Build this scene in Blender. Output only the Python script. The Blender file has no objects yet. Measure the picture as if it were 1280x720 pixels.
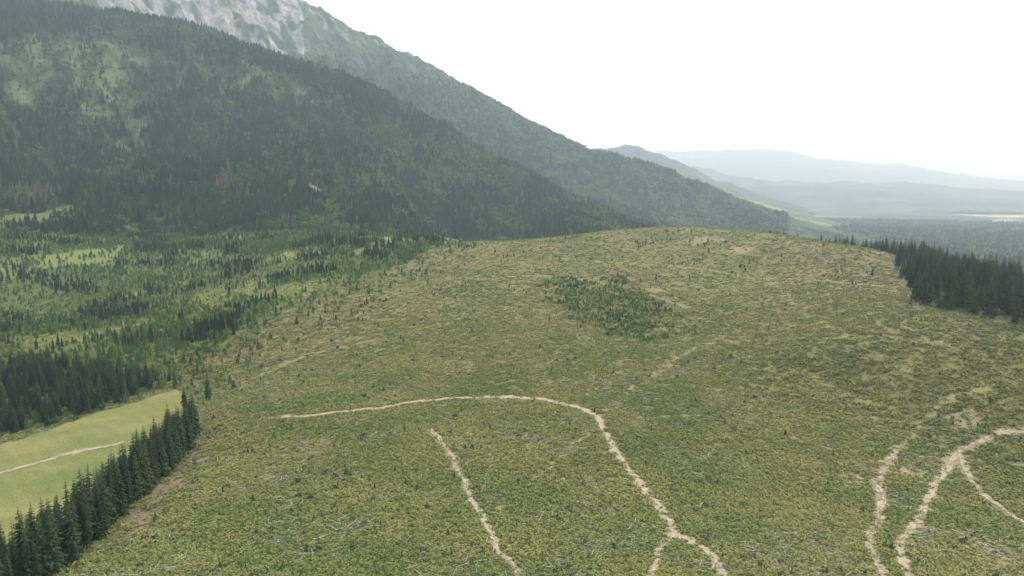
import bpy, math, random, time
import numpy as np
T0=time.time()
random.seed(7); rng=np.random.default_rng(11)
scene=bpy.context.scene
# ------------------------------------------------------------------ survey helpers
F=914.0; PITCH=math.radians(7.5); CH=100.0
sp,cp=math.sin(PITCH),math.cos(PITCH)
def bearing(u,v):
    a=(u-640)/F; b=(360-v)/F
    y=cp+b*sp; z=-sp+b*cp
    return math.atan2(a,y), z/math.hypot(a,y)
def C(u,v,D=None,z=None):
    az,t=bearing(u,v)
    if D is None: D=(z-CH)/t
    return (az,D,CH+D*t)
def K(u,D,z):
    return (math.atan((u-640)/921.0),D,z)
# ------------------------------------------------------------------ noise
_perm=np.random.default_rng(3).permutation(256); _perm=np.concatenate([_perm,_perm,_perm])
_ang=np.random.default_rng(4).random(256)*2*np.pi
def perlin(x,y):
    xi=np.floor(x).astype(np.int64); yi=np.floor(y).astype(np.int64)
    xf=x-xi; yf=y-yi
    def g(ix,iy,dx,dy):
        h=_perm[_perm[ix&255]+(iy&255)]
        a=_ang[h]; return np.cos(a)*dx+np.sin(a)*dy
    u=xf*xf*xf*(xf*(xf*6-15)+10); v=yf*yf*yf*(yf*(yf*6-15)+10)
    a=g(xi,yi,xf,yf); b=g(xi+1,yi,xf-1,yf); c=g(xi,yi+1,xf,yf-1); d=g(xi+1,yi+1,xf-1,yf-1)
    return ((a+(b-a)*u)+((c+(d-c)*u)-(a+(b-a)*u))*v)*1.5
def fbm(x,y,wl,o=4,seed=0):
    s=0;a=1;t=0
    cs,sn=math.cos(seed*1.7),math.sin(seed*1.7); x,y=x*cs-y*sn,x*sn+y*cs
    for i in range(o):
        s=s+a*perlin(x/wl+seed*17.3+i*5.1,y/wl-seed*9.7+i*3.3); t+=a; a*=.5; wl*=.5
        x,y=.8*x-.6*y,.6*x+.8*y
    return s/t*1.4
def sstep(a,b,x):
    t=np.clip((x-a)/(b-a),0,1); return t*t*(3-2*t)
# ------------------------------------------------------------------ surfaces
class Surf:
    def __init__(s,pts,D0,D1,A=1.15,n=420,noise=None):
        P=np.array(pts,float); X=np.c_[P[:,0],np.log(P[:,1])]; z=P[:,2]
        def ph(r): return np.where(r>1e-9,r*r*np.log(np.maximum(r,1e-9)),0)
        m=len(X); R=np.linalg.norm(X[:,None]-X[None],axis=2)
        M=np.zeros((m+3,m+3)); M[:m,:m]=ph(R)+np.eye(m)*2e-4; Q=np.c_[np.ones(m),X]
        M[:m,m:]=Q; M[m:,:m]=Q.T
        w=np.linalg.solve(M,np.r_[z,0,0,0])
        s.A=A; s.n=n; s.l0,s.l1=math.log(D0),math.log(D1)
        ga,gl=np.meshgrid(np.linspace(-A,A,n),np.linspace(s.l0,s.l1,n))
        G=np.c_[ga.ravel(),gl.ravel()]; out=np.zeros(len(G))
        for i in range(0,len(G),20000):
            g=G[i:i+20000]; r=np.linalg.norm(g[:,None]-X[None],axis=2)
            out[i:i+20000]=ph(r)@w[:m]+np.c_[np.ones(len(g)),g]@w[m:]
        s.g=out.reshape(n,n); s.noise=noise
    def __call__(s,x,y):
        x=np.asarray(x,float); y=np.asarray(y,float)
        az=np.arctan2(x,y); l=np.log(np.maximum(np.hypot(x,y),1e-3))
        fa=np.clip((az+s.A)/(2*s.A)*(s.n-1),0,s.n-1.001); fl=np.clip((l-s.l0)/(s.l1-s.l0)*(s.n-1),0,s.n-1.001)
        i=fa.astype(int); j=fl.astype(int); p=fa-i; q=fl-j; g=s.g
        z=g[j,i]*(1-p)*(1-q)+g[j,i+1]*p*(1-q)+g[j+1,i]*(1-p)*q+g[j+1,i+1]*p*q
        return z+(s.noise(x,y) if s.noise else 0)
    def hit(s,u,v):
        az,t=bearing(u,v)
        D=np.exp(np.linspace(s.l0,s.l1,6000)); x=D*math.sin(az); y=D*math.cos(az)
        zz=s(x,y); k=np.where(CH+D*t<=zz)[0]
        i=k[0] if len(k) else len(D)-1
        return (x[i],y[i])
def W(u,D):
    az=math.atan((u-640)/921.0); return (D*math.sin(az),D*math.cos(az))

A_pts=[(a,D,3) for a in (-1.1,-.6,0,.6,1.1) for D in (8,40)]+[(a,100,1) for a in (-1,-.5,0,.5,1)]+[
 C(-300,720,z=-10),C(0,720,z=-8),C(100,700,z=-5),C(300,720,z=-1),C(640,720,z=0),C(900,720,z=0),C(1280,720,z=-2),C(1600,720,z=-4),
 C(0,675,z=-19),C(150,640,z=-7),C(200,600,z=-8),C(245,545,z=-10),C(130,590,z=-20),C(0,560,z=-24),C(225,485,z=-17),C(60,640,z=-19),
 C(260,500,z=-12),C(200,430,605),C(0,440,610),C(100,380,850),C(0,350,950),C(0,300,1150),C(200,300,1150),C(300,400,600),C(400,350,700),
 C(350,300,1000),C(430,300,950),C(-300,600,z=-25),C(-300,440,700),C(-300,300,1200),
 C(400,600,z=-1),C(400,500,z=-1),C(400,430,z=0),C(300,500,z=-6),C(520,400,520),C(520,340,740),C(520,303,900),
 C(640,600,240),C(640,500,330),C(640,420,450),C(640,360,600),C(640,320,740),C(640,302,860),
 C(820,500,z=6),C(820,420,450),C(820,340,650),C(820,300,800),C(820,285,880),
 C(950,290,860),C(950,340,650),C(950,420,440),C(1100,500,z=7),C(1100,420,420),C(1100,350,580),C(1100,314,700),C(1020,300,780),
 C(1280,538,z=6),C(1280,450,400),C(1280,400,450),C(1280,387,490),C(1200,352,570),C(1500,600,z=0),C(1500,430,450),
 K(640,1050,22),K(640,1500,-20),K(820,1050,35),K(820,1500,-30),K(1000,1000,20),K(1000,1500,-60),K(1100,900,22),K(1100,1400,-70),
 K(1280,700,12),K(1280,1400,-80),K(1700,700,0),K(1700,1400,-85),K(520,1100,30),K(520,1500,20),K(0,1500,60),K(200,1500,55),K(350,1300,40),
 K(-300,1500,60),K(350,1600,35),K(-900,1500,60),K(-900,600,-10)]
def nA(x,y):
    D=np.hypot(x,y)
    return 1.8*fbm(x,y,110,3,1)+.10*fbm(x,y,5,2,3)*(D<500)
hA=Surf(A_pts,6,1700,noise=nA)
B_cr=[(-300,-105,2600),(0,-2,2400),(150,23,2320),(250,41,2260),(350,75,2200),(450,110,2150),(520,142,2100),(600,190,2050),(700,240,1990),(760,272,1950)]
B_pts=[C(*p) for p in B_cr]+[
 C(0,285,1250),C(0,150,1700),C(0,60,2050),C(230,285,1220),C(230,242,1350),C(230,222,1560),C(230,130,1850),C(330,282,1220),C(120,262,1280),
 C(400,290,1180),C(400,200,1550),C(400,130,1880),C(550,297,1300),C(550,240,1620),C(650,270,1650),C(700,290,1500),C(-300,285,1300),C(-300,120,1800),
 K(800,1900,5),K(800,1400,-20),K(1000,1900,-70),K(1400,1900,-110),K(1000,1200,-60),K(1400,1200,-110)]+[K(u,1000,-25) for u in (-900,-300,0,300,600,900)]+[
 K(-900,2600,800),K(-900,3200,700),K(-300,3100,560),K(0,3000,430),K(230,2800,300),K(400,2700,200),K(550,2600,100),K(700,2500,10),K(800,2400,-40),K(1100,2600,-120),K(1400,2800,-130)]
def nB(x,y):
    D=np.hypot(x,y); az=np.arctan2(x,y)
    w=sstep(1180,1500,D)*(1-.75*sstep(1900,2150,D))
    r=1-2*np.abs(fbm(x*1.0+y*.3,y*.45,230,3,5))
    return w*(34*fbm(x,y,420,3,6)+44*(r-.5))+3*fbm(x,y,60,3,7)
hB=Surf(B_pts,950,3300,noise=nB)
C_cr=[(-300,-260,3900),(0,-150,3850),(200,-62,3750),(370,0,3600),(430,33,3600),(520,76,3550),(620,130,3500),(680,160,3480),(740,196,3400),(800,208,3330),(850,226,3200),(890,257,3050),(930,276,2980),(980,292,2900)]
C_pts=[C(*p) for p in C_cr]+[C(200,10,3200),C(320,30,3250),C(400,85,2900),C(550,155,2750),C(620,195,2750),C(700,235,2700),C(800,245,2850),
 K(0,2500,330),K(230,2450,200),K(400,2400,120),K(550,2350,80),K(700,2300,0),K(800,2400,-10),K(890,2450,-50),K(980,2500,-85),K(1100,2900,-110),K(1100,2300,-120),K(1400,2900,-140),K(1400,3800,-140),
 K(-300,2600,420),K(-900,2600,500),K(-900,3900,1400),K(-300,4600,1300),K(0,4600,1100),K(370,4500,750),K(550,4500,480),K(740,4400,150),K(890,4200,-60),K(1100,4200,-140)]
def nC(x,y):
    D=np.hypot(x,y); w=sstep(2500,2800,D)*(1-.8*sstep(3150,3450,D))
    r=1-2*np.abs(fbm(x+y*.2,y*.5,300,4,8))
    z=w*(34*fbm(x,y,500,3,9)+46*(r-.5))+11*fbm(x,y,90,4,10)
    return z
hC=Surf(C_pts,2200,4700,noise=nC)
print('surf',time.time()-T0)
# ------------------------------------------------------------------ mesh helpers
def link(o): scene.collection.objects.link(o); return o
def grid(name,X,Y,Z,mat,col=None,flip=False):
    nr,nc=X.shape; me=bpy.data.meshes.new(name); n=nr*nc
    me.vertices.add(n); me.vertices.foreach_set('co',np.stack([X,Y,Z],-1).astype(np.float32).ravel())
    i=np.arange(n).reshape(nr,nc); q=np.stack([i[:-1,:-1],i[:-1,1:],i[1:,1:],i[1:,:-1]],-1).reshape(-1,4)
    if flip: q=q[:,::-1]
    m=len(q); me.loops.add(4*m); me.loops.foreach_set('vertex_index',q.ravel().astype(np.int32))
    me.polygons.add(m); me.polygons.foreach_set('loop_start',np.arange(0,4*m,4,dtype=np.int32))
    me.update(calc_edges=True); me.validate()
    me.polygons.foreach_set('use_smooth',np.ones(m,bool))
    if col is not None:
        at=me.color_attributes.new('Col','FLOAT_COLOR','POINT')
        c=np.ones((n,4),np.float32); c[:,:3]=col.reshape(-1,3); at.data.foreach_set('color',c.ravel())
    me.materials.append(mat); return link(bpy.data.objects.new(name,me))
def inpoly(x,y,poly):
    r=np.zeros(x.shape,bool); n=len(poly)
    for i in range(n):
        x1,y1=poly[i]; x2,y2=poly[(i+1)%n]
        if y1==y2: continue
        r^=((y1>y)!=(y2>y))&(x<(x2-x1)*(y-y1)/(y2-y1)+x1)
    return r
def segdist(x,y,line):
    d=np.full(x.shape,1e9)
    for (x1,y1),(x2,y2) in zip(line[:-1],line[1:]):
        dx,dy=x2-x1,y2-y1; t=np.clip(((x-x1)*dx+(y-y1)*dy)/(dx*dx+dy*dy+1e-9),0,1)
        d=np.minimum(d,np.hypot(x-x1-t*dx,y-y1-t*dy))
    return d
# ------------------------------------------------------------------ materials
def newmat(name):
    m=bpy.data.materials.new(name); m.use_nodes=True; nt=m.node_tree; nt.nodes.clear(); return m,nt
def N(nt,t,**k):
    n=nt.nodes.new(t)
    for a,b in k.items(): setattr(n,a,b)
    return n
def noise(nt,co,scale,detail=4,rough=.6):
    n=N(nt,'ShaderNodeTexNoise'); n.inputs['Scale'].default_value=scale; n.inputs['Detail'].default_value=detail; n.inputs['Roughness'].default_value=rough
    nt.links.new(co,n.inputs['Vector']); return n.outputs['Fac']
def mr(nt,s,a,b,c,d):
    n=N(nt,'ShaderNodeMapRange'); n.inputs[1].default_value=a;n.inputs[2].default_value=b;n.inputs[3].default_value=c;n.inputs[4].default_value=d
    nt.links.new(s,n.inputs[0]); return n.outputs[0]
def mix(nt,f,a,b,bt='MIX'):
    n=N(nt,'ShaderNodeMix',data_type='RGBA',blend_type=bt)
    for s,v in ((n.inputs[0],f),(n.inputs[6],a),(n.inputs[7],b)):
        if isinstance(v,(int,float)): s.default_value=v
        elif isinstance(v,tuple): s.default_value=(*v,1)
        else: nt.links.new(v,s)
    return n.outputs[2]
def finish(nt,col,rough=.9,bump=None,bs=1,bd=1):
    p=N(nt,'ShaderNodeBsdfPrincipled'); o=N(nt,'ShaderNodeOutputMaterial')
    p.inputs['Roughness'].default_value=rough; p.inputs['Specular IOR Level'].default_value=.1
    if isinstance(col,tuple): p.inputs['Base Color'].default_value=(*col,1)
    else: nt.links.new(col,p.inputs['Base Color'])
    if bump is not None:
        b=N(nt,'ShaderNodeBump'); b.inputs['Strength'].default_value=bs; b.inputs['Distance'].default_value=bd
        nt.links.new(bump,b.inputs['Height']); nt.links.new(b.outputs[0],p.inputs['Normal'])
    nt.links.new(p.outputs[0],o.inputs[0]); return p,o
def ground_mat(name,scales,cols,var=(.55,1.5),bd=.4,k=(.75,.8)):
    m,nt=newmat(name); g=N(nt,'ShaderNodeNewGeometry').outputs['Position']
    at=N(nt,'ShaderNodeAttribute',attribute_name='Col').outputs['Color']
    n1=noise(nt,g,scales[0],6,.6); n2=noise(nt,g,scales[1],5,.65); n3=noise(nt,g,scales[2],5,.7)
    c=mix(nt,mr(nt,n1,.42,.62,0,k[0]),at,mix(nt,1.0,at,cols[0],'MULTIPLY'))
    c=mix(nt,mr(nt,n2,.48,.66,0,k[1]),c,mix(nt,1.0,c,cols[1],'MULTIPLY'))
    v=mr(nt,n3,.3,.7,*var)
    c=mix(nt,1.0,c,v,'MULTIPLY')
    finish(nt,c,.95,n3,.8,bd); return m
def foliage_mat(name,base,alt,rnd=.35,scale=.02,shade=(.6,1.35),yel=.45,pscale=None,lo=.4,hi=.62):
    m,nt=newmat(name); g=N(nt,'ShaderNodeNewGeometry').outputs['Position']
    oi=N(nt,'ShaderNodeObjectInfo').outputs['Random']
    n1=noise(nt,g,scale,3); c=mix(nt,mr(nt,n1,lo,hi,0,1),base,alt)
    v=mr(nt,oi,0,1,1-rnd,1+rnd); c=mix(nt,1.0,c,v,'MULTIPLY')
    if yel:
        w=N(nt,'ShaderNodeTexWhiteNoise',noise_dimensions='1D'); nt.links.new(oi,w.inputs['W'])
        c=mix(nt,mr(nt,w.outputs['Value'],.6,1,0,yel),c,mix(nt,1.0,c,(1.45,1.2,.75),'MULTIPLY'))
    n2=noise(nt,g,pscale or 1.4,3); c=mix(nt,1.0,c,mr(nt,n2,.3,.7,*shade),'MULTIPLY')
    finish(nt,c,.8); return m
def plain_mat(name,col,rnd=.25,sc=1.0):
    m,nt=newmat(name); g=N(nt,'ShaderNodeNewGeometry').outputs['Position']
    oi=N(nt,'ShaderNodeObjectInfo').outputs['Random']
    c=mix(nt,1.0,col,mr(nt,noise(nt,g,sc,4),.3,.7,1-rnd,1+rnd),'MULTIPLY')
    c=mix(nt,1.0,c,mr(nt,oi,0,1,.6,1.35),'MULTIPLY'); finish(nt,c,.85); return m
M_ground=ground_mat('clearcut_ground',(.014,.06,1.1),((1.12,.97,.95),(.85,.93,.85)),(.6,1.4),.3,(.6,.4))
M_slope=ground_mat('slope_ground',(.006,.03,.15),((1.1,.95,.8),(.75,.85,.7)),(.5,1.5),3)
M_far=ground_mat('far_hill',(.0012,.005,.02),((.7,.8,.75),(1.4,1.3,1.1)),(.6,1.4),8)
M_spruce=foliage_mat('spruce_needles',(.024,.040,.016),(.035,.053,.020))
M_forest=foliage_mat('forest_needles',(.018,.038,.014),(.036,.062,.020),.45,.008)
M_leaf_far=foliage_mat('forest_broadleaf',(.066,.112,.026),(.105,.150,.032),.35,.01)
M_spruce_y=foliage_mat('young_spruce_needles',(.052,.104,.030),(.086,.134,.038),.4)
M_leaf=foliage_mat('broadleaf',(.11,.158,.036),(.165,.192,.044),.35)
M_dead=foliage_mat('dead_needles',(.14,.088,.058),(.15,.12,.10),.3)
M_scrubg=foliage_mat('scrub_green',(.138,.164,.044),(.240,.216,.066),.12,.024,(.5,1.4),0,None,.38,.64)
M_scrubd=foliage_mat('scrub_dark_green',(.080,.108,.030),(.125,.130,.038),.12,.024,(.5,1.4),0,None,.38,.64)
M_scruby=foliage_mat('grass_straw',(.29,.25,.095),(.34,.275,.11),.12,.024,(.6,1.35),0)
M_scrubb=foliage_mat('scrub_brown',(.205,.155,.082),(.255,.18,.10),.12,.024,(.5,1.4),0)
M_bark=plain_mat('bark',(.10,.08,.06)); M_wood=plain_mat('bleached_wood',(.38,.34,.28)); M_root=plain_mat('root_soil',(.10,.076,.055))
# ------------------------------------------------------------------ regions on the clear-cut
def line(h,pts): return [h.hit(u,v) for u,v in pts]
def smooth(pl,step=1.5,wob=.0,seed=0):
    P=np.array(pl); P=np.vstack([2*P[0]-P[1],P,2*P[-1]-P[-2]]); out=[]
    for i in range(1,len(P)-2):
        n=max(2,int(np.linalg.norm(P[i+1]-P[i])/step)); t=np.linspace(0,1,n,endpoint=False)[:,None]
        out.append(.5*((2*P[i])+(-P[i-1]+P[i+1])*t+(2*P[i-1]-5*P[i]+4*P[i+1]-P[i+2])*t**2+(-P[i-1]+3*P[i]-3*P[i+1]+P[i+2])*t**3))
    out=np.vstack(out+[P[-2][None]])
    if wob:
        out=out+wob*np.c_[fbm(out[:,0],out[:,1],14,2,30+seed),fbm(out[:,0],out[:,1],14,2,40+seed)]
    return out
TR=[
 ([(345,522),(400,518),(470,511),(530,501),(590,497),(650,498),(700,504),(740,517),(755,535),(770,565),(800,605),(830,645),(845,665),(870,682),(890,698),(912,730),(950,790)],1.9,1),
 ([(845,663),(828,685),(820,705),(816,740),(815,800)],1.4,.75),
 ([(538,537),(560,565),(580,600),(597,637),(612,662),(622,690),(645,718),(680,780)],1.3,.62),
 ([(1330,535),(1280,538),(1240,545),(1200,565),(1180,590),(1160,622),(1150,650),(1127,680),(1135,720),(1150,790)],1.6,.60),
 ([(1200,567),(1215,600),(1250,635),(1290,660),(1350,700)],1.1,.52),
 ([(1120,562),(1098,600),(1100,640),(1088,680),(1105,715),(1120,790)],1.9,.32),
]
FT=[ ([(620,640),(680,590),(740,535)],1.7,.62),([(755,520),(790,490),(830,460),(870,435),(905,426)],2.4,.46),([(905,426),(980,426),(1070,420),(1180,428)],2.2,.32),
 ([(690,322),(760,328),(830,332),(900,340),(1000,349),(1100,357),(1150,362)],2.6,.5),
 ([(280,488),(330,468),(380,446),(470,425)],2.4,.45),([(470,425),(540,412),(600,380)],2,.3),
 ([(600,350),(660,345),(720,349),(790,362),(860,385)],2.2,.4),
 ([(800,520),(860,521),(900,519)],1.6,.55),([(640,510),(660,545),(655,600)],1.5,.4),([(1090,520),(1160,535),(1200,535)],1.8,.5),
 ([(1235,486),(1190,495),(1150,530),(1120,562)],2.1,.5),([(1020,470),(1080,500),(1130,515)],1.8,.45),([(1120,562),(1180,575),(1200,567)],1.4,.4),
 ([(360,575),(420,548),(470,512)],1.7,.4),([(760,600),(700,660),(650,700)],1.5,.4),([(900,600),(960,560),(1020,540)],1.7,.4),([(1130,350),(1145,372),(1150,390)],3,.5),
 ([(930,720),(960,660),(1000,620),(1080,600)],1.5,.35),([(420,640),(480,600),(540,590)],1.5,.3),([(960,350),(1000,385),(1060,420),(1150,470)],2.2,.3)]
MP=[(-60,612),(0,592),(50,578),(100,564),(155,553)]
tracks=[(smooth(line(hA,p),1.2,1.1,i),w,s) for i,(p,w,s) in enumerate(TR)]
faint=[(smooth(line(hA,p),6,2,20+i),w,s) for i,(p,w,s) in enumerate(FT)]
mpath=smooth(line(hA,MP),2,.5,9)
meadow=line(hA,[(-60,585),(0,556),(60,538),(130,514),(222,484),(245,500),(215,545),(150,600),(60,650),(0,688),(-60,720)])
yf=line(hA,[(-400,560),(0,545),(130,512),(205,482),(235,470),(262,445),(300,412),(350,388),(400,362),(440,345),(520,322),(560,304)])
young=yf+[W(540,1250),W(300,1500),W(-400,1500)]
bare=line(hA,[(130,680),(165,640),(215,590),(250,560),(262,575),(225,620),(175,670),(150,700)])
rightf=line(hA,[(1138,374),(1150,381),(1205,394),(1280,408),(1400,440)])+[W(1700,520),W(1700,1000),W(1280,1350),W(1060,1350),W(1045,870),W(1110,760)]
copse=line(hA,[(678,350),(740,347),(800,358),(830,385),(845,418),(790,424),(740,408),(690,382)])
# ------------------------------------------------------------------ clear-cut ground
nr,nc=1000,1000
ga,gl=np.meshgrid(np.linspace(-1.12,1.12,nc),np.concatenate([np.linspace(math.log(7),math.log(150),100,endpoint=False),np.linspace(math.log(150),math.log(1690),nr-100)]))
D=np.exp(gl); X=D*np.sin(ga); Y=D*np.cos(ga); Z=hA(X,Y)
def blend(c,m,k): return c*(1-m[...,None])+np.array(k)*m[...,None]
col=np.ones(X.shape+(3,))*np.array((.132,.122,.046))
n1=fbm(X,Y*.6,140,4,50); n2=fbm(X,Y*.6,60,3,51); n3=fbm(X,Y,9,3,52); far=sstep(300,600,D)
col=blend(col,sstep(-.05,.55,n2)*.7,(.094,.103,.034))
col=blend(col,sstep(.0,.6,n1)*.6,(.155,.122,.062))
col=blend(col,sstep(.25,.7,fbm(X,Y*.5,45,3,55)+.2*n1)*.5*(1-.4*far),(.165,.145,.06))
col=blend(col,sstep(.5,.7,fbm(X,Y,16,3,53)+.25*n1)*.45*(1-.7*far),(.18,.135,.085))
rs=np.min([segdist(X,Y,tracks[i][0][::6]) for i in (3,5)],axis=0)
col=blend(col,(1-sstep(3,24,rs+10*n3))*sstep(-.1,.4,n2+n3*.5)*.6,(.27,.19,.115))
SO=[(985,705,7),(1065,600,6),(1150,655,7),(1240,690,8),(1060,640,5),(880,300,18),(925,312,12),(820,362,8),(540,306,25),(395,297,22),(700,600,4),(1130,590,6),(1200,520,7)]
for (u,v,r) in SO:
    q=hA.hit(u,v); col=blend(col,(1-sstep(r*.3,r*1.3,np.hypot(X-q[0],Y-q[1])+r*.9*n3))*.6,(.27,.195,.12))
iny=inpoly(X+14*n3,Y+14*n2,young).astype(float)
col=blend(col,iny*.9,(.070,.098,.028)); col=blend(col,iny*sstep(.1,.5,fbm(X,Y*.6,90,3,54))*.8,(.15,.165,.048))
col=blend(col,inpoly(X,Y,rightf)*.9,(.05,.06,.03))
inm=inpoly(X+3*n3,Y+3*n3,meadow).astype(float)
mc=np.ones(X.shape+(3,))*np.array((.145,.145,.044)); mc=blend(mc,sstep(-.2,.4,fbm(X*.4,Y,20,3,57)),(.178,.166,.060)); mc=blend(mc,sstep(.0,.5,fbm(X,Y,50,3,58))*.7,(.108,.128,.037))
mc=mc*(1+.035*np.sin((X*.75+Y*.66)*.9+3*n2)+.12*n3)[...,None]
col=col*(1-inm[...,None])+mc*inm[...,None]
col=blend(col,inpoly(X+2*n3,Y+2*n3,bare)*.8,(.17,.13,.09))
for ln,w,s in faint:
    d=segdist(X,Y,ln[::2]); col=blend(col,(1-sstep(w*.35,w*1.2,d+n3*1.6))*s,(.225,.205,.088))
for ln,w,s in tracks:
    d=segdist(X,Y,ln[::5]); col=blend(col,(1-sstep(w*.5,w*1.9,d+n3*1.5))*.6*s,(.25,.205,.12))
grid('clearcut_hill_ground',X,Y,Z,M_ground,col,flip=True)
print('A',time.time()-T0)
# dirt tracks
mt,nt=newmat('dirt_track')
g=N(nt,'ShaderNodeNewGeometry').outputs['Position']; ed=N(nt,'ShaderNodeAttribute',attribute_name='Col').outputs['Color']
c=mix(nt,mr(nt,noise(nt,g,.5,5),.35,.65,0,1),(.345,.275,.185),(.245,.19,.12)); c=mix(nt,1.0,c,mr(nt,noise(nt,g,2.5,4),.3,.7,.7,1.25),'MULTIPLY')
p,o=finish(nt,c,.95,noise(nt,g,2,4),.5,.15)
tr=N(nt,'ShaderNodeBsdfTransparent'); ms=N(nt,'ShaderNodeMixShader')
sx=N(nt,'ShaderNodeSeparateColor'); nt.links.new(ed,sx.inputs[0])
ad=N(nt,'ShaderNodeMath',operation='ADD'); nt.links.new(sx.outputs[0],ad.inputs[0]); nt.links.new(mr(nt,noise(nt,g,.3,6,.75),.3,.7,-.8,.8),ad.inputs[1])
nt.links.new(mr(nt,ad.outputs[0],.3,.75,0,1),ms.inputs[0]); nt.links.new(tr.outputs[0],ms.inputs[1]); nt.links.new(p.outputs[0],ms.inputs[2]); nt.links.new(ms.outputs[0],o.inputs[0])
def ribbon(name,ln,w,s):
    t=np.gradient(ln,axis=0); t/=np.linalg.norm(t,axis=1)[:,None]+1e-9; nx=np.c_[t[:,1],-t[:,0]]
    k=np.linspace(-1,1,17); ww=w*(1+.6*fbm(ln[:,0],ln[:,1],18,2,33))
    PX=ln[:,0:1]+nx[:,0:1]*k*ww[:,None]; PY=ln[:,1:2]+nx[:,1:2]*k*ww[:,None]
    e=(1-np.abs(k)**1.5)*1.2*s - .55*np.exp(-(k/.16)**2)*(.45+.55*np.clip(.5+fbm(ln[:,0],ln[:,1],25,2,34),0,1))[:,None]
    e=e+np.zeros_like(PX); cc=np.stack([e,e,e],-1)
    return grid(name,PX,PY,hA(PX,PY)+.16,mt,cc)
for i,(ln,w,s) in enumerate(tracks): ribbon('dirt_track',ln,w*1.2,.58+.45*s)
ribbon('meadow_path',mpath,2.2,1)
# ------------------------------------------------------------------ mountain spur, rocky mountain
def polar(D0,D1,nr,nc,a0,a1):
    a,l=np.meshgrid(np.linspace(a0,a1,nc),np.linspace(math.log(D0),math.log(D1),nr)); d=np.exp(l); return d*np.sin(a),d*np.cos(a)
X,Y=polar(960,3250,420,800,-1.1,.8); Z=hB(X,Y)
n2=fbm(X,Y,120,4,60); n3=fbm(X,Y,40,3,61)
col=np.ones(X.shape+(3,))*np.array((.030,.050,.018))
lm1=line(hB,[(-40,30),(120,45),(190,60),(165,110),(205,200),(150,165),(100,115),(-40,85)])
lm2=line(hB,[(190,62),(300,75),(420,118),(440,132),(330,118),(220,105)])
lm3=line(hB,[(420,150),(520,170),(590,215),(640,250),(560,235),(470,200)])
def soft(h,poly,X,Y,wb=40):
    return inpoly(X+wb*n2,Y+wb*n3,poly).astype(float)
light=np.maximum(soft(hB,lm1,X,Y,70),soft(hB,lm2,X,Y,70)*.8)
col=blend(col,light*sstep(-.3,.4,n3)*.9,(.105,.13,.055))
gm=line(hB,[(-60,285),(0,272),(70,260),(110,262),(60,275),(0,292),(-60,310)])
col=blend(col,inpoly(X+20*n3,Y+20*n2,gm)*.9,(.11,.13,.05))
crag=hB.hit(396,243); dcr=np.hypot(X-crag[0],(Y-crag[1])*.6)
col=blend(col,(1-sstep(8,22,dcr+14*n3))*.9,(.15,.125,.115)); Z=Z+7*(1-sstep(5,22,dcr))
grid('mountain_spur',X,Y,Z,M_slope,col,flip=True)
X,Y=polar(2250,4650,520,1300,-1.1,.8); Z=hC(X,Y)
n2=fbm(X,Y,160,4,62); n3=fbm(X,Y,50,3,63)
rock=line(hC,[(100,-58),(372,-2),(384,75),(330,68),(280,52),(180,25),(60,-20)])
rm=inpoly(X+40*n2,Y+40*n3,rock)
azr=np.arctan2(X,Y); Dr=np.hypot(X,Y); st=fbm(azr*3600*1.2+Dr*.3,Dr*.5,80,5,67)
Z=Z+sstep(520,640,Z)*(34*np.abs(fbm(azr*3600*1.2+Dr*.3,Dr*.5,110,5,65))+8*fbm(X,Y,30,3,66))
rp=rm*sstep(-.2,.1,st+.4*n2+.08)*.95+sstep(480,720,Z+160*n2)*.4*sstep(.15,.4,st+.3*n3)*(~rm); rp=np.clip(rp,0,1)
col=np.ones(X.shape+(3,))*np.array((.038,.062,.025)); col=blend(col,sstep(.0,.5,n2)*.6,(.064,.09,.034))
col=blend(col,rp,(.19,.175,.165)); col=blend(col,rp*sstep(.0,.4,fbm(azr*3600*1.2+Dr*.3,Dr*.5,35,3,68)),(.29,.27,.245))
grid('rocky_mountain',X,Y,Z,M_slope,col,flip=True)
print('BC',time.time()-T0)
# ------------------------------------------------------------------ far ridges + plain
def ridge(name,crest,width,base,c0,c1,rough=.06,seed=0,wl=900):
    K0=np.array(crest,float); u=np.linspace(K0[0,0],K0[-1,0],700)
    v=np.interp(u,K0[:,0],K0[:,1]); v=np.convolve(np.pad(v,12,'edge'),np.ones(25)/25,'valid'); Dc=np.interp(u,K0[:,0],K0[:,2])
    az,t=np.array([bearing(a,b) for a,b in zip(u,v)]).T; zc=CH+Dc*t
    k=np.concatenate([np.linspace(0,1,60),np.linspace(1.02,1.9,25)])[:,None]
    Dg=Dc-width+width*k; prof=np.where(k<=1,np.sin(np.clip(k,0,1)*np.pi/2)**1.25,1-(k-1)**2*.9)
    Xr=Dg*np.sin(az); Yr=Dg*np.cos(az)
    n=fbm(Xr,Yr,wl,5,70+seed)*(1-.6*(np.abs(k-1)<.05)); rn=1-2*np.abs(fbm(Xr,Yr*.5,wl*.6,3,80+seed))
    Zr=base+(zc-base)*np.clip(prof,0,1)+np.maximum(zc-base,60)*rough*(n*1.5+rn*(k<.97))
    m=sstep(.05,.45,fbm(Xr,Yr,wl*.5,4,90+seed)); cc=blend(np.ones(Xr.shape+(3,))*np.array(c0),m,c1)
    return grid(name,Xr,Yr,Zr,M_far,cc,flip=True)
G=(.022,.04,.024)
ridge('green_slope',[(700,215,5400),(800,215,5200),(850,219,5000),(880,229,4900),(930,248,4700),(1000,268,4400),(1080,289,4100),(1160,303,3900),(1260,312,3800)],1500,-130,(.06,.085,.033),(.14,.165,.06),.07,1,500)
ridge('wooded_hill',[(560,215,7600),(700,198,7500),(745,193,7300),(790,191,7200),(835,203,7000),(870,219,6900),(930,238,6800),(1010,262,6500)],2000,-120,G,(.035,.055,.03),.10,2,700)
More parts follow.
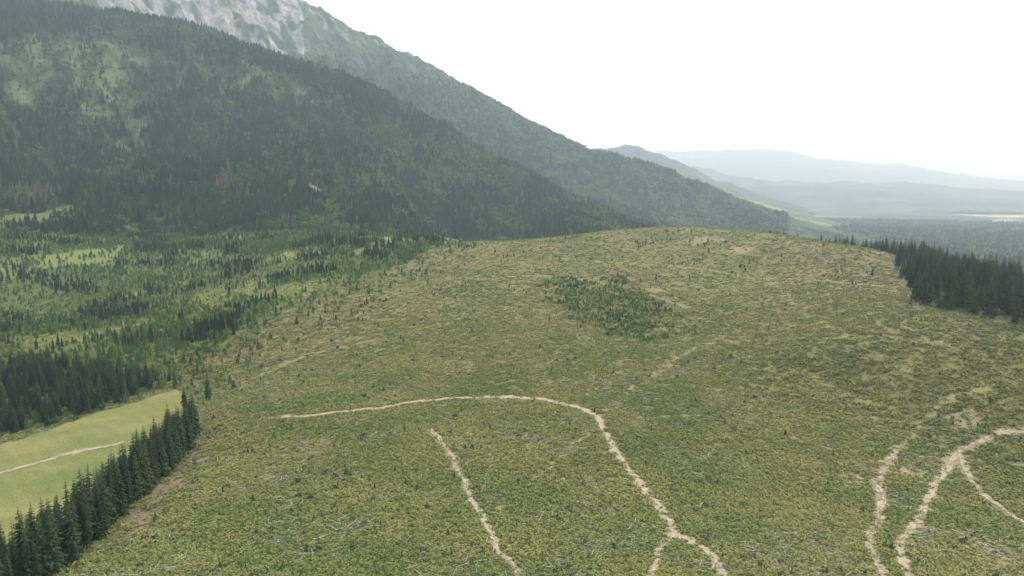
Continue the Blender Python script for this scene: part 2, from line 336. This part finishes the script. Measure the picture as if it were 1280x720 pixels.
ridge('distant_hills',[(700,225,11500),(830,214,11500),(880,216,11500),(930,228,11000),(1000,233,11000),(1080,230,11500),(1180,235,11500),(1280,240,11500),(1600,246,11500)],4200,-110,G,(.07,.08,.05),.14,3,1200)
ridge('distant_mountain_range',[(600,196,19000),(800,196,19000),(880,192,19000),(930,188,18500),(985,195,18500),(1030,201,18500),(1080,206,18500),(1120,208,18500),(1170,216,18500),(1240,224,18500),(1290,229,18500),(1600,240,18500)],6000,-100,G,G,.07,4,2000)
ridge('farthest_mountain_range',[(500,190,32000),(840,190,32000),(900,194,32000),(980,186,32000),(1060,196,32000),(1150,204,32000),(1280,214,32000),(1600,222,32000)],8000,-100,G,G,.07,5,4200)
a,l=np.meshgrid(np.linspace(-math.pi,math.pi,1400),np.linspace(math.log(5),math.log(80000),420)); d=np.exp(l); X=d*np.sin(a); Y=d*np.cos(a)
Z=-88+6*fbm(X,Y,1500,3,95)
col=np.ones(X.shape+(3,))*np.array((.02,.036,.022))
f=fbm(X,Y,1400,4,96); col=blend(col,sstep(.22,.32,f),(.085,.11,.05)); col=blend(col,sstep(.36,.42,f),(.18,.17,.11))
def ptD(u,v): az,t=bearing(u,v); Dd=(-88-CH)/t; return (Dd*math.sin(az),Dd*math.cos(az))
fields=[[ptD(*q) for q in pl] for pl in ([(1170,261),(1230,258),(1300,262),(1310,272),(1240,271),(1190,269)],[(935,248.5),(1000,247),(1010,250),(960,252)],[(885,244),(930,243),(935,245.5),(900,247)],[(1240,274),(1320,273),(1320,279),(1250,278)])]
for pl,k,m in zip(fields,((.38,.31,.22),(.65,.67,.6),(.8,.82,.75),(.30,.25,.17)),(1,0,0,1)):
    q=inpoly(X+80*fbm(X,Y,400,3,97),Y+260*fbm(X,Y,500,3,98),pl)*.85
    if m: q=q*sstep(-.35,.1,fbm(X,Y,500,4,99))
    col=blend(col,q,k)
grid('valley_plain',X,Y,Z,M_far,col,flip=True)
print('far',time.time()-T0)
# ------------------------------------------------------------------ plant prototypes
def mk(name,V,Fc,mats,mi=None):
    me=bpy.data.meshes.new(name); me.from_pydata(V,[],Fc); 
    for m in mats: me.materials.append(m)
    if mi: me.polygons.foreach_set('material_index',mi)
    me.update(); return bpy.data.objects.new(name,me)
R=random.random
def cyl(V,Fc,MI,p0,p1,r0,r1,n=5,m=0):
    p0=np.array(p0);p1=np.array(p1); d=p1-p0; d=d/np.linalg.norm(d); a=np.cross(d,(.3,.2,.9) if abs(d[2])<.9 else (1,0,0)); a/=np.linalg.norm(a); b=np.cross(d,a)
    s=len(V)
    for p,r in ((p0,r0),(p1,r1)):
        for i in range(n):
            t=2*math.pi*i/n; V.append(tuple(p+r*(math.cos(t)*a+math.sin(t)*b)))
    for i in range(n): Fc.append((s+i,s+(i+1)%n,s+n+(i+1)%n,s+n+i)); MI.append(m)
    Fc.append(tuple(s+n+i for i in range(n))); MI.append(m)
def spruce(mat,lv=24,nb=9,low=.10,w=.17):
    V=[];Fc=[];MI=[]; cyl(V,Fc,MI,(0,0,0),(0,0,.97),.014,.002,6,0)
    for i in range(lv):
        h=low+(0.985-low)*(i/(lv-1))**.93; L0=w*(1-h)**.75+.008
        if h<low+.08: L0*=.75
        n=nb if h<.8 else 6
        for j in range(n):
            if R()<.12: continue
            an=2*math.pi*(j+R()*.7)/n+i*1.3; L=L0*(.55+.65*R()); hh=h+(R()-.5)*.03
            dx,dy=math.cos(an),math.sin(an); px,py=-dy,dx
            dr=(.15+.5*(1-h))*L*(.7+.6*R()); wd=L*.24
            def P(r,s,z): return (dx*r+px*s,dy*r+py*s,z)
            s=len(V)
            V+= [P(0,0,hh),P(L*.45,wd,hh-dr*.55-L*.06),P(L*.5,0,hh-dr*.35),P(L*.45,-wd,hh-dr*.55-L*.06),P(L,wd*.25,hh-dr),P(L,-wd*.25,hh-dr*1.05),
                 P(L*.3,wd*.4,hh-dr*.3-L*.32),P(L*.75,-wd*.3,hh-dr*.8-L*.28),P(L*.62,wd*.9,hh-dr-L*.1)]
            Fc+= [(s,s+1,s+2),(s,s+2,s+3),(s+1,s+4,s+2),(s+2,s+5,s+3),(s+2,s+4,s+5),(s,s+6,s+2),(s+2,s+7,s+4),(s+1,s+8,s+2)]; MI+=[1]*8
    return V,Fc,MI
def lowspruce(lv=8,w=.19,n=8):
    V=[];Fc=[];MI=[]; cyl(V,Fc,MI,(0,0,0),(0,0,.3),.016,.012,3,0)
    for i in range(lv):
        h=.10+.86*i/lv; top=min(1,h+.24+.06*R()); r=w*(1-h)**.8; s=len(V); V.append(((R()-.5)*.02,(R()-.5)*.02,top)); o=R()*6
        m=2*n
        for j in range(m):
            rr=r*((.85+.4*R()) if j%2 else (.35+.25*R())); a=o+2*math.pi*j/m; V.append((rr*math.cos(a),rr*math.sin(a),h-(.03 if j%2 else -.03)+(R()-.5)*.04))
        for j in range(m): Fc.append((s,s+1+j,s+1+(j+1)%m)); MI.append(1)
    return V,Fc,MI
def broad(n=150,lobes=6,q=.085,zc=.6):
    V=[];Fc=[];MI=[]; cyl(V,Fc,MI,(0,0,0),(0.02,0,.5),.02,.01,4,0)
    for l in range(lobes):
        a=R()*6.28; cx,cy,cz=.2*math.cos(a)*R()**.5,.2*math.sin(a)*R()**.5,zc+(R()-.5)*.45
        cyl(V,Fc,MI,(0,0,.25),(cx,cy,cz),.008,.003,3,0); rad=.13+.1*R()
        for k in range(n//lobes):
            d=np.random.default_rng(int(R()*1e9)).normal(size=3); d/=np.linalg.norm(d); c=np.array((cx,cy,cz))+d*rad*(.6+.5*R())*np.array((1,1,.85))
            t=np.cross(d,(R()-.5,R()-.5,R()-.5)); t/=np.linalg.norm(t)+1e-9; b=np.cross(d,t)+d*.4*(R()-.5); s=len(V); qq=q*(.6+.8*R())
            V+= [tuple(c+t*qq*.5),tuple(c+b*qq*.45),tuple(c-t*qq*.5),tuple(c-b*qq*.45)]; Fc.append((s,s+1,s+2,s+3)); MI.append(1)
    return V,Fc,MI
def bush(n=110):
    V=[];Fc=[];MI=[]
    for i in range(5): a=R()*6.28; cyl(V,Fc,MI,(0,0,0),(.35*math.cos(a),.35*math.sin(a),.5+.3*R()),.015,.005,3,0)
    for l in range(6):
        a=R()*6.28; rr=.4*R(); c0=np.array((rr*math.cos(a),rr*math.sin(a),.25+.45*R()*(1-rr)))
        for k in range(n//6):
            d=np.random.default_rng(int(R()*1e9)).normal(size=3); d/=np.linalg.norm(d); c=c0+d*(.22)*(.4+.7*R()); c[2]=max(c[2],.03)
            t=np.cross(d,(R()-.5,R()-.5,R()-.5)); t/=np.linalg.norm(t)+1e-9; b=np.cross(d,t); s=len(V); qq=.12*(.6+.8*R())
            V+= [tuple(c+t*qq*.6),tuple(c+b*qq*.5),tuple(c-t*qq*.6),tuple(c-b*qq*.5)]; Fc.append((s,s+1,s+2,s+3)); MI.append(1)
    return V,Fc,MI
def snag():
    V=[];Fc=[];MI=[]; cyl(V,Fc,MI,(0,0,0),(.01,0,1),.012,.003,4,0)
    for i in range(16):
        h=.3+.65*i/16; a=R()*6.28; L=.10*(1-h)+.02; cyl(V,Fc,MI,(0,0,h),(L*math.cos(a),L*math.sin(a),h-.02),.003,.001,3,0)
    return V,Fc,MI
# mixed patch of herbs, grass tufts and low scrub: materials 0 green 1 dark green 2 straw 3 brown
def patch(wts,rad=1.7,n=8):
    V=[];Fc=[];MI=[]
    for i in range(n):
        r=rad*R()**.6; a=R()*6.28; cx,cy=r*math.cos(a),r*math.sin(a); mi=random.choices([0,1,2,3],wts)[0]; leafy=mi<2
        H=(.3+.8*R()**2)*(1.25 if leafy else .75); Wd=.28+.4*R()
        for k in range(20 if leafy else 14):
            b=R()*6.28; rr=Wd*R()**.5; x,y=cx+rr*math.cos(b),cy+rr*math.sin(b); s=len(V)
            if leafy:
                z=H*(1-.7*(rr/Wd)**2)*(.35+.65*R()); q=.12+.12*R(); t=R()*6.28; tx,ty=math.cos(t),math.sin(t); tl=(R()-.5)*1.3
                V+=[(x+q*tx,y+q*ty,z),(x-q*ty*.7,y+q*tx*.7,z+q*tl),(x-q*tx,y-q*ty,z+q*.2),(x+q*ty*.7,y-q*tx*.7,z-q*tl)]
            else:
                h=H*(.5+.7*R()); w=.08+.08*R(); t=R()*6.28
                V+=[(x-w*math.cos(t),y-w*math.sin(t),-.1),(x+w*math.cos(t),y+w*math.sin(t),-.1),(x+.6*h*math.cos(b)+w*.4,y+.6*h*math.sin(b),h),(x+.6*h*math.cos(b)-w*.4,y+.6*h*math.sin(b),h*.9)]
            Fc.append((s,s+1,s+2,s+3)); MI.append(mi)
    return V,Fc,MI
def litter():
    V=[];Fc=[];MI=[]
    for i in range(8):
        x,y=(R()-.5)*8,(R()-.5)*8; a=(R()*.8 if R()<.4 else R()*3.14); L=.8+4.2*R()**2; r=.035+.06*R(); z=.35+.4*R()
        cyl(V,Fc,MI,(x,y,z),(x+L*math.cos(a),y+L*math.sin(a),z+(R()-.4)*.6),r,r*.5,4,0 if R()<.65 else 1)
    return V,Fc,MI
def rootplate():
    V=[];Fc=[];MI=[]; n=14; s=len(V); V.append((0,.1,.8)); V.append((0,-.35,.7))
    for i in range(n):
        a=2*math.pi*i/n; r=(.6+.7*R()); V.append((r*math.cos(a),(R()-.5)*.3,max(-.1,.7+r*math.sin(a)*.85)))
    for i in range(n): Fc.append((s,s+2+i,s+2+(i+1)%n)); Fc.append((s+1,s+2+(i+1)%n,s+2+i)); MI+=[0,0]
    for i in range(7):
        a=R()*6.28; cyl(V,Fc,MI,(0,0,.7),(1.4*math.cos(a),-.3*R(),max(.0,.7+1.1*math.sin(a))),.06,.02,3,0)
    cyl(V,Fc,MI,(0,0,.6),(.2,1.2+1.5*R(),.3),.2,.16,6,2)
    return V,Fc,MI
def coll(name,items):
    c=bpy.data.collections.new(name)
    for nm,(V,Fc,MI),mats in items: c.objects.link(mk(nm,V,Fc,mats,MI))
    return c
def so(c): return sorted(c.objects,key=lambda o:o.name)
c_spr=coll('spruce_kinds',[('spruce_tree_kind_%d'%i,spruce(0,24,9,.06+.05*i,.15+.02*(i%3)),[M_bark,M_spruce]) for i in range(4)])
c_low=coll('forest_kinds',[('forest_tree_a%d'%i,lowspruce(8,.16+.03*i),[M_bark,M_forest]) for i in range(3)]+[('forest_tree_b%d'%i,broad(70,5,.14),[M_bark,M_leaf_far]) for i in range(2)]+[('forest_tree_c0',lowspruce(7,.15),[M_bark,M_dead]),('forest_tree_c1',snag(),[M_wood])])
c_yng=coll('young_kinds',[('young_tree_a%d'%i,lowspruce(8,.24+.04*i),[M_bark,M_spruce_y]) for i in range(3)]+[('young_tree_b%d'%i,broad(150,7,.10,.5),[M_bark,M_leaf]) for i in range(2)]+[('young_tree_b2',bush(),[M_bark,M_leaf]),('young_tree_b3',bush(),[M_bark,M_spruce_y]),('young_tree_c0',lowspruce(7,.2),[M_bark,M_dead]),('young_tree_c1',snag(),[M_wood]),('young_tree_d0',lowspruce(8,.2),[M_bark,M_spruce])])
SM=[M_scrubg,M_scrubd,M_scruby,M_scrubb]
c_scr=coll('scrub_kinds',[('scrub_a%d'%i,patch((5,2.0,2.0,.6)),SM) for i in range(5)]+[('scrub_b%d'%i,patch((3.5,1.0,3.2,1)),SM) for i in range(4)]+[('scrub_c%d'%i,patch((2.5,1,2.4,2.4)),SM) for i in range(3)])
c_deb=coll('debris_kinds',[('log_litter_a%d'%i,litter(),[M_wood,M_bark]) for i in range(6)]+[('root_plate_b%d'%i,rootplate(),[M_root,M_wood,M_bark]) for i in range(4)])
def scatter(name,P,scl,idx,c,sxy=None):
    n=len(P); me=bpy.data.meshes.new(name); me.vertices.add(n); me.vertices.foreach_set('co',P.astype(np.float32).ravel())
    a=me.attributes.new('rotz','FLOAT','POINT'); a.data.foreach_set('value',(rng.random(n)*6.283).astype(np.float32))
    s=np.stack([scl*(sxy if sxy is not None else 1)]*2+[scl],-1).astype(np.float32)
    a=me.attributes.new('scl','FLOAT_VECTOR','POINT'); a.data.foreach_set('vector',s.ravel())
    a=me.attributes.new('idx','INT','POINT'); a.data.foreach_set('value',idx.astype(np.int32))
    o=link(bpy.data.objects.new(name,me))
    ng=bpy.data.node_groups.new(name+'_scatter','GeometryNodeTree')
    ng.interface.new_socket('Geometry',in_out='INPUT',socket_type='NodeSocketGeometry'); ng.interface.new_socket('Geometry',in_out='OUTPUT',socket_type='NodeSocketGeometry')
    I=ng.nodes.new('NodeGroupInput'); O=ng.nodes.new('NodeGroupOutput'); ip=ng.nodes.new('GeometryNodeInstanceOnPoints'); ci=ng.nodes.new('GeometryNodeCollectionInfo')
    ci.inputs['Collection'].default_value=c; ci.inputs['Separate Children'].default_value=True; ci.inputs['Reset Children'].default_value=True
    def na(nm,t): q=ng.nodes.new('GeometryNodeInputNamedAttribute'); q.data_type=t; q.inputs['Name'].default_value=nm; return q.outputs['Attribute']
    cx=ng.nodes.new('ShaderNodeCombineXYZ'); L=ng.links
    L.new(na('rotz','FLOAT'),cx.inputs['Z']); L.new(I.outputs[0],ip.inputs['Points']); L.new(ci.outputs[0],ip.inputs['Instance']); ip.inputs['Pick Instance'].default_value=True
    L.new(na('idx','INT'),ip.inputs['Instance Index']); L.new(cx.outputs[0],ip.inputs['Rotation']); L.new(na('scl','FLOAT_VECTOR'),ip.inputs['Scale']); L.new(ip.outputs[0],O.inputs[0])
    md=o.modifiers.new('scatter','NODES'); md.node_group=ng; print(name,n); return o
def area(a0,a1,D0,D1,sp):
    n=int(.5*(a1-a0)*(D1**2-D0**2)/sp**2); a=a0+(a1-a0)*rng.random(n); d=np.sqrt(D0**2+(D1**2-D0**2)*rng.random(n)); return d*np.sin(a),d*np.cos(a)
def pick(n,opts,pr): return rng.choice(opts,size=n,p=np.array(pr)/sum(pr))
# --- forest on the spur
x,y=area(-.85,.2,1190,2480,7.2); D=np.hypot(x,y); z=hB(x,y)
n2=fbm(x,y,120,4,60); n3=fbm(x,y,40,3,61)
lt=inpoly(x+70*n2,y+70*n3,lm1)|inpoly(x+70*n2,y+70*n3,lm2)
keep=(z>hA(x,y)-2)|(D>1400); keep&=~(lt&(rng.random(len(x))<.5)); keep&=~(np.hypot(x-crag[0],(y-crag[1])*.6)<14)
keep&=~inpoly(x,y,gm); keep&=(fbm(x,y,60,3,66)>-.5)
x,y,z,lt,D=x[keep],y[keep],z[keep],lt[keep],D[keep]; n=len(x)
bl=fbm(x,y,150,4,110)+.35*inpoly(x,y,lm3)+.35*fbm(x,y,30,2,123)+.12*sstep(-.5,-.1,np.arctan2(x,y))
idx=pick(n,[0,1,2],[1,1,1]); m=(rng.random(n)<sstep(.0,.45,bl)*.8+.07); idx[m]=pick(m.sum(),[3,4],[1,1])
dd=fbm(x,y,90,3,111); m=(rng.random(n)<sstep(.45,.65,dd)*.12+.010); idx[m]=5
for (u,v,r,p) in [(45,245,35,.4),(282,232,13,.5),(435,268,12,.5),(497,262,11,.5),(305,243,12,.4),(135,150,50,.15)]:
    q=hB.hit(u,v); m=(np.hypot(x-q[0],(y-q[1])*.5)<r)&(rng.random(n)<p); idx[m]=5
m=lt&(rng.random(n)<.25); idx[m]=6
m=lt&(rng.random(n)<.4); idx[m]=3
h=np.where((idx==3)|(idx==4),13,18)*(.6+.7*rng.random(n))*np.where(lt,.8,1)
scatter('mountain_forest',np.c_[x,y,z-.5],h,idx,c_low,np.where(idx<3,1.25,1.15))
# --- forest on rocky mountain flanks
x,y=area(-.7,.36,2450,3700,12.5); z=hC(x,y); n2=fbm(x,y,160,4,62)
keep=(rng.random(len(x))<1-sstep(480,700,z+90*n2))&~inpoly(x+50*n2,y,rock)&(z>-90); x,y,z=x[keep],y[keep],z[keep]; n=len(x)
idx=pick(n,[0,1,2,3,4],[1,1,1,.4,.4]); m=fbm(x,y,200,3,112)>.25; idx[m]=pick(m.sum(),[3,4],[1,1])
scatter('far_mountain_forest',np.c_[x,y,z-1],(17+9*rng.random(n))*np.where(z>350,.75,1),idx,c_low,np.full(n,1.7))
# --- plain forest
x,y=area(.1,.75,1450,5200,21); z=-89+6*fbm(x,y,1500,3,95); f=fbm(x,y,1400,4,96); keep=f<.24; x,y,z=x[keep],y[keep],z[keep]; n=len(x)
scatter('valley_forest',np.c_[x,y,z],20+8*rng.random(n),pick(n,[0,1,2,3,4],[1,1,1,.4,.4]),c_low,np.full(n,1.9))
# --- young forest left
x,y=area(-.85,.02,430,1300,4.3); n3=fbm(x,y,9,3,52); n2=fbm(x,y*.6,60,3,51)
g=fbm(x,y*.6,90,3,54); keep=inpoly(x+14*n3,y+14*n2,young)&(rng.random(len(x))<.94-.8*sstep(.1,.5,g))&~inpoly(x,y,meadow); x,y,g=x[keep],y[keep],g[keep]; n=len(x)
b=fbm(x,y,110,3,113)+.3*fbm(x,y,25,2,124); idx=pick(n,[0,1,2],[1,1,1]); m=rng.random(n)<.15+.6*sstep(-.1,.4,b+.5*g); idx[m]=pick(m.sum(),[3,4,5],[1,1,1])
dk=fbm(x,y,55,3,125); old=(rng.random(n)<sstep(.1,.4,dk)*.75); idx[old]=9
idx[rng.random(n)<.005]=7; idx[rng.random(n)<.008]=8
h=(3+4.5*rng.random(n)+3*(fbm(x,y,150,2,114)))*np.where(idx==8,1.3,1)+old*3.5; h=np.clip(h,2,13)*np.where(idx==5,.5,1)
scatter('young_forest',np.c_[x,y,hA(x,y)-.2],h,idx,c_yng)
# --- small trees and bushes on the clear-cut
N0=78000; a=-.75+1.5*rng.random(N0); d=np.exp(math.log(150)+(math.log(980/150))*rng.random(N0)); x,y=d*np.sin(a),d*np.cos(a)
tl=[t[0][::6] for t in tracks]
def clear(x,y,w=2.2):
    k=np.ones(len(x),bool)
    for t in tl: k&=segdist(x,y,t)>w
    k&=segdist(x,y,mpath)>2.5; return k
fm=np.zeros(N0,bool)
for ln,w,s in faint: fm|=(segdist(x,y,ln[::2])<w)
edge=segdist(x,y,yf[3:]); up=sstep(330,800,np.hypot(x,y))
c1=sstep(.15,.5,fbm(x,y,45,4,115)); c2=sstep(.1,.45,fbm(x,y,18,3,121)); lb=sstep(-.0,-.40,a)
pr=.05+.4*c1*c2+.35*c2*lb+.35*c1*up+.6*(1-sstep(5,90,edge))+.25*sstep(.05,.4,fbm(x,y,120,3,116))*up
crest=hA(x,y)>44; pr=pr+.4*crest*(.2+c1)
keep=(rng.random(N0)<pr*.6)&~inpoly(x,y,young)&~inpoly(x,y,meadow)&~inpoly(x,y,rightf)&clear(x,y)&~fm&~inpoly(x,y,bare); x,y,up,edge,lb,c1,crest=x[keep],y[keep],up[keep],edge[keep],lb[keep],c1[keep],crest[keep]; n=len(x)
idx=pick(n,[0,1,2,3,4,5,6,8],[.8,.8,.8,.6,.6,2.0,1.4,.10]); h=(1.0+3.2*rng.random(n)**2.2*(.4+.6*up+.6*(edge<70)+.2*lb+.7*crest*c1))*np.where((idx==5)|(idx==6),.75,1.15)
scatter('bushes',np.c_[x,y,hA(x,y)-.12],h,idx,c_yng,np.where((idx==5)|(idx==6),1.5,1.1))
x,y=area(-.2,.5,350,720,2.1); q=fbm(x,y,14,2,117); keep=inpoly(x+14*fbm(x,y,18,3,119),y+45*fbm(x,y,30,3,120),copse)&(rng.random(len(x))<.2+.65*sstep(-.35,.15,q)); x,y=x[keep],y[keep]; n=len(x)
scatter('young_spruce_copse',np.c_[x,y,hA(x,y)-.1],1.3+2.2*rng.random(n),pick(n,[0,1,2,3,5,6],[1,1,1,1,.8,.6]),c_yng,np.full(n,1.25))
# --- ground scrub
N0=165000; a=-.75+1.5*rng.random(N0); d=np.exp(math.log(140)+(math.log(950/140))*rng.random(N0)**1.1); x,y=d*np.sin(a),d*np.cos(a)
keep=~inpoly(x,y,meadow)&~inpoly(x,y,rightf)&clear(x,y,2.0)&~(inpoly(x,y,bare)&(rng.random(N0)<.7))
fm=np.zeros(N0,bool)
for ln,w,s in faint: fm|=(segdist(x,y,ln[::2])<w*1.05)&(rng.random(N0)<s+.12)
for (u,v,r) in SO:
    q=hA.hit(u,v); fm|=(np.hypot(x-q[0],y-q[1])+r*.9*fbm(x,y,9,3,52)<r)&(rng.random(N0)<.7)
keep&=~fm; x,y=x[keep],y[keep]; n=len(x)
g=fbm(x,y*.6,60,3,51)+.3*fbm(x,y,9,3,52); b=fbm(x,y*.6,140,4,50)
r=rng.random(n); idx=pick(n,[5,6,7,8],[1]*4); m=r<.42+.4*sstep(-.2,.4,g)-.3*sstep(.0,.5,b); idx[m]=pick(m.sum(),[0,1,2,3,4],[1]*5); m=(r>.88-.35*sstep(0,.5,b)); idx[m]=pick(m.sum(),[9,10,11],[1]*3)
scatter('ground_scrub',np.c_[x,y,hA(x,y)-.05],.4+.9*rng.random(n)**1.6,idx,c_scr,np.full(n,1.2))
# --- felling debris
N0=9000; a=-.72+1.44*rng.random(N0); d=np.exp(math.log(150)+(math.log(600/150))*rng.random(N0)); x,y=d*np.sin(a),d*np.cos(a)
q=fbm(x,y,50,3,118)+.5*fbm(x,y,16,2,122)
keep=(q>.05)&~inpoly(x,y,young)&~inpoly(x,y,meadow)&~inpoly(x,y,rightf)&clear(x,y,3.5); x,y=x[keep],y[keep]; n=len(x)
scatter('felling_debris',np.c_[x,y,hA(x,y)],.4+.7*rng.random(n),pick(n,list(range(10)),[1]*6+[.25]*4),c_deb)
# --- mature spruces
def along(pl,sp,rows,off):
    s=smooth(pl,1.0); d=np.r_[0,np.cumsum(np.linalg.norm(np.diff(s,axis=0),axis=1))]; out=[]
    t=np.gradient(s,axis=0); t/=np.linalg.norm(t,axis=1)[:,None]
    for r in range(rows):
        q=np.arange(0,d[-1],sp)+rng.random(len(np.arange(0,d[-1],sp)))*sp*.6
        px=np.interp(q,d,s[:,0]);py=np.interp(q,d,s[:,1]);tx=np.interp(q,d,t[:,0]);ty=np.interp(q,d,t[:,1]); o=(r*off)+(rng.random(len(q))-.5)*off*.8
        out.append(np.c_[px-ty*o,py+tx*o])
    return np.vstack(out)
P=along(line(hA,[(-60,790),(20,745),(95,698),(145,650),(185,612),(225,575),(243,540)]),3.0,4,3.2); n=len(P)
scatter('spruce_row',np.c_[P,hA(P[:,0],P[:,1])-.2],12+10*rng.random(n),pick(n,[0,1,2,3],[1]*4),c_spr)
blk=line(hA,[(-200,560),(0,545),(60,532),(128,512),(165,500),(200,484),(206,474),(150,470),(120,462),(80,455),(0,462),(-200,475)])
x,y=area(-.95,-.3,350,720,5.4); k=inpoly(x,y,blk); x,y=x[k],y[k]; n=len(x)
scatter('spruce_stand',np.c_[x,y,hA(x,y)-.2],9+8*rng.random(n),pick(n,[0,1,2,3],[1]*4),c_spr,np.full(n,1.15))
x,y=area(.3,.95,380,1340,6.2); k=inpoly(x,y,rightf)&(rng.random(len(x))<1-.55*((np.arctan2(x,y)<.5))); x,y=x[k],y[k]; n=len(x); dd=np.hypot(x,y)
scatter('spruce_forest',np.c_[x,y,hA(x,y)-.2],np.where(np.arctan2(x,y)<.51,8,12)+12*rng.random(n),pick(n,[0,1,2,3],[1]*4),c_spr)
sp_=so(c_spr)
for i,(u,v,h) in enumerate([(260,500,17),(219,486,14),(231,512,13),(247,468,9),(212,476,11),(318,400,9),(345,392,8),(310,410,8),(820,349,7),(590,415,5),(1090,345,7),(862,350,6)]):
    px,py=hA.hit(u,v); o=bpy.data.objects.new('spruce_tree',sp_[i%4].data); o.location=(px,py,float(hA(px,py))-.2); o.scale=(h,h,h); o.rotation_euler=(0,0,i*1.7); link(o)
print('plants',time.time()-T0)
# ------------------------------------------------------------------ haze (real scattering air)
me=bpy.data.meshes.new('haze'); s=45000; z0,z1=-400,2200
me.from_pydata([(-s,-s,z0),(s,-s,z0),(s,s,z0),(-s,s,z0),(-s,-s,z1),(s,-s,z1),(s,s,z1),(-s,s,z1)],[],[(3,2,1,0),(4,5,6,7),(0,1,5,4),(1,2,6,5),(2,3,7,6),(3,0,4,7)])
m,nt=newmat('haze_air'); v=N(nt,'ShaderNodeVolumeScatter'); v.inputs['Color'].default_value=(.74,.89,1,1); v.inputs['Density'].default_value=1.05e-4; v.inputs['Anisotropy'].default_value=.35
o=N(nt,'ShaderNodeOutputMaterial'); nt.links.new(v.outputs[0],o.inputs['Volume']); me.materials.append(m); link(bpy.data.objects.new('haze',me))
# ------------------------------------------------------------------ world, sun, camera
SE,SA=math.radians(46),math.radians(42)
w=bpy.data.worlds.new('World'); scene.world=w; w.use_nodes=True; nt=w.node_tree; nt.nodes.clear()
sk=N(nt,'ShaderNodeTexSky'); sk.sky_type='NISHITA'; sk.sun_disc=False; sk.sun_elevation=SE; sk.sun_rotation=SA; sk.dust_density=1
b1=N(nt,'ShaderNodeBackground'); b1.inputs[1].default_value=.15; nt.links.new(sk.outputs[0],b1.inputs[0])
tc=N(nt,'ShaderNodeTexCoord').outputs['Generated']
b2=N(nt,'ShaderNodeBackground'); b2.inputs[1].default_value=2.7; nt.links.new(mix(nt,mr(nt,noise(nt,tc,2.2,4),.35,.65,0,1),(.70,.86,1),(.79,.91,1)),b2.inputs[0])
ms=N(nt,'ShaderNodeMixShader'); ms.inputs[0].default_value=.85; nt.links.new(b1.outputs[0],ms.inputs[1]); nt.links.new(b2.outputs[0],ms.inputs[2])
o=N(nt,'ShaderNodeOutputWorld'); nt.links.new(ms.outputs[0],o.inputs[0])
L=bpy.data.lights.new('sun','SUN'); L.energy=4.2; L.angle=math.radians(5); L.color=(1,.95,.87); so_=link(bpy.data.objects.new('sun',L))
from mathutils import Vector
dv=Vector((math.sin(SA)*math.cos(SE),math.cos(SA)*math.cos(SE),math.sin(SE))); so_.rotation_euler=dv.to_track_quat('Z','Y').to_euler()
cam=bpy.data.cameras.new('camera'); cam.sensor_width=36; cam.lens=F/1280*36; cam.clip_start=1; cam.clip_end=200000
co=link(bpy.data.objects.new('camera',cam)); co.location=(0,0,CH); co.rotation_euler=(math.pi/2-PITCH,0,0); scene.camera=co
scene.view_settings.view_transform='Standard'; scene.view_settings.look='None'; scene.view_settings.exposure=0
print('done',time.time()-T0)
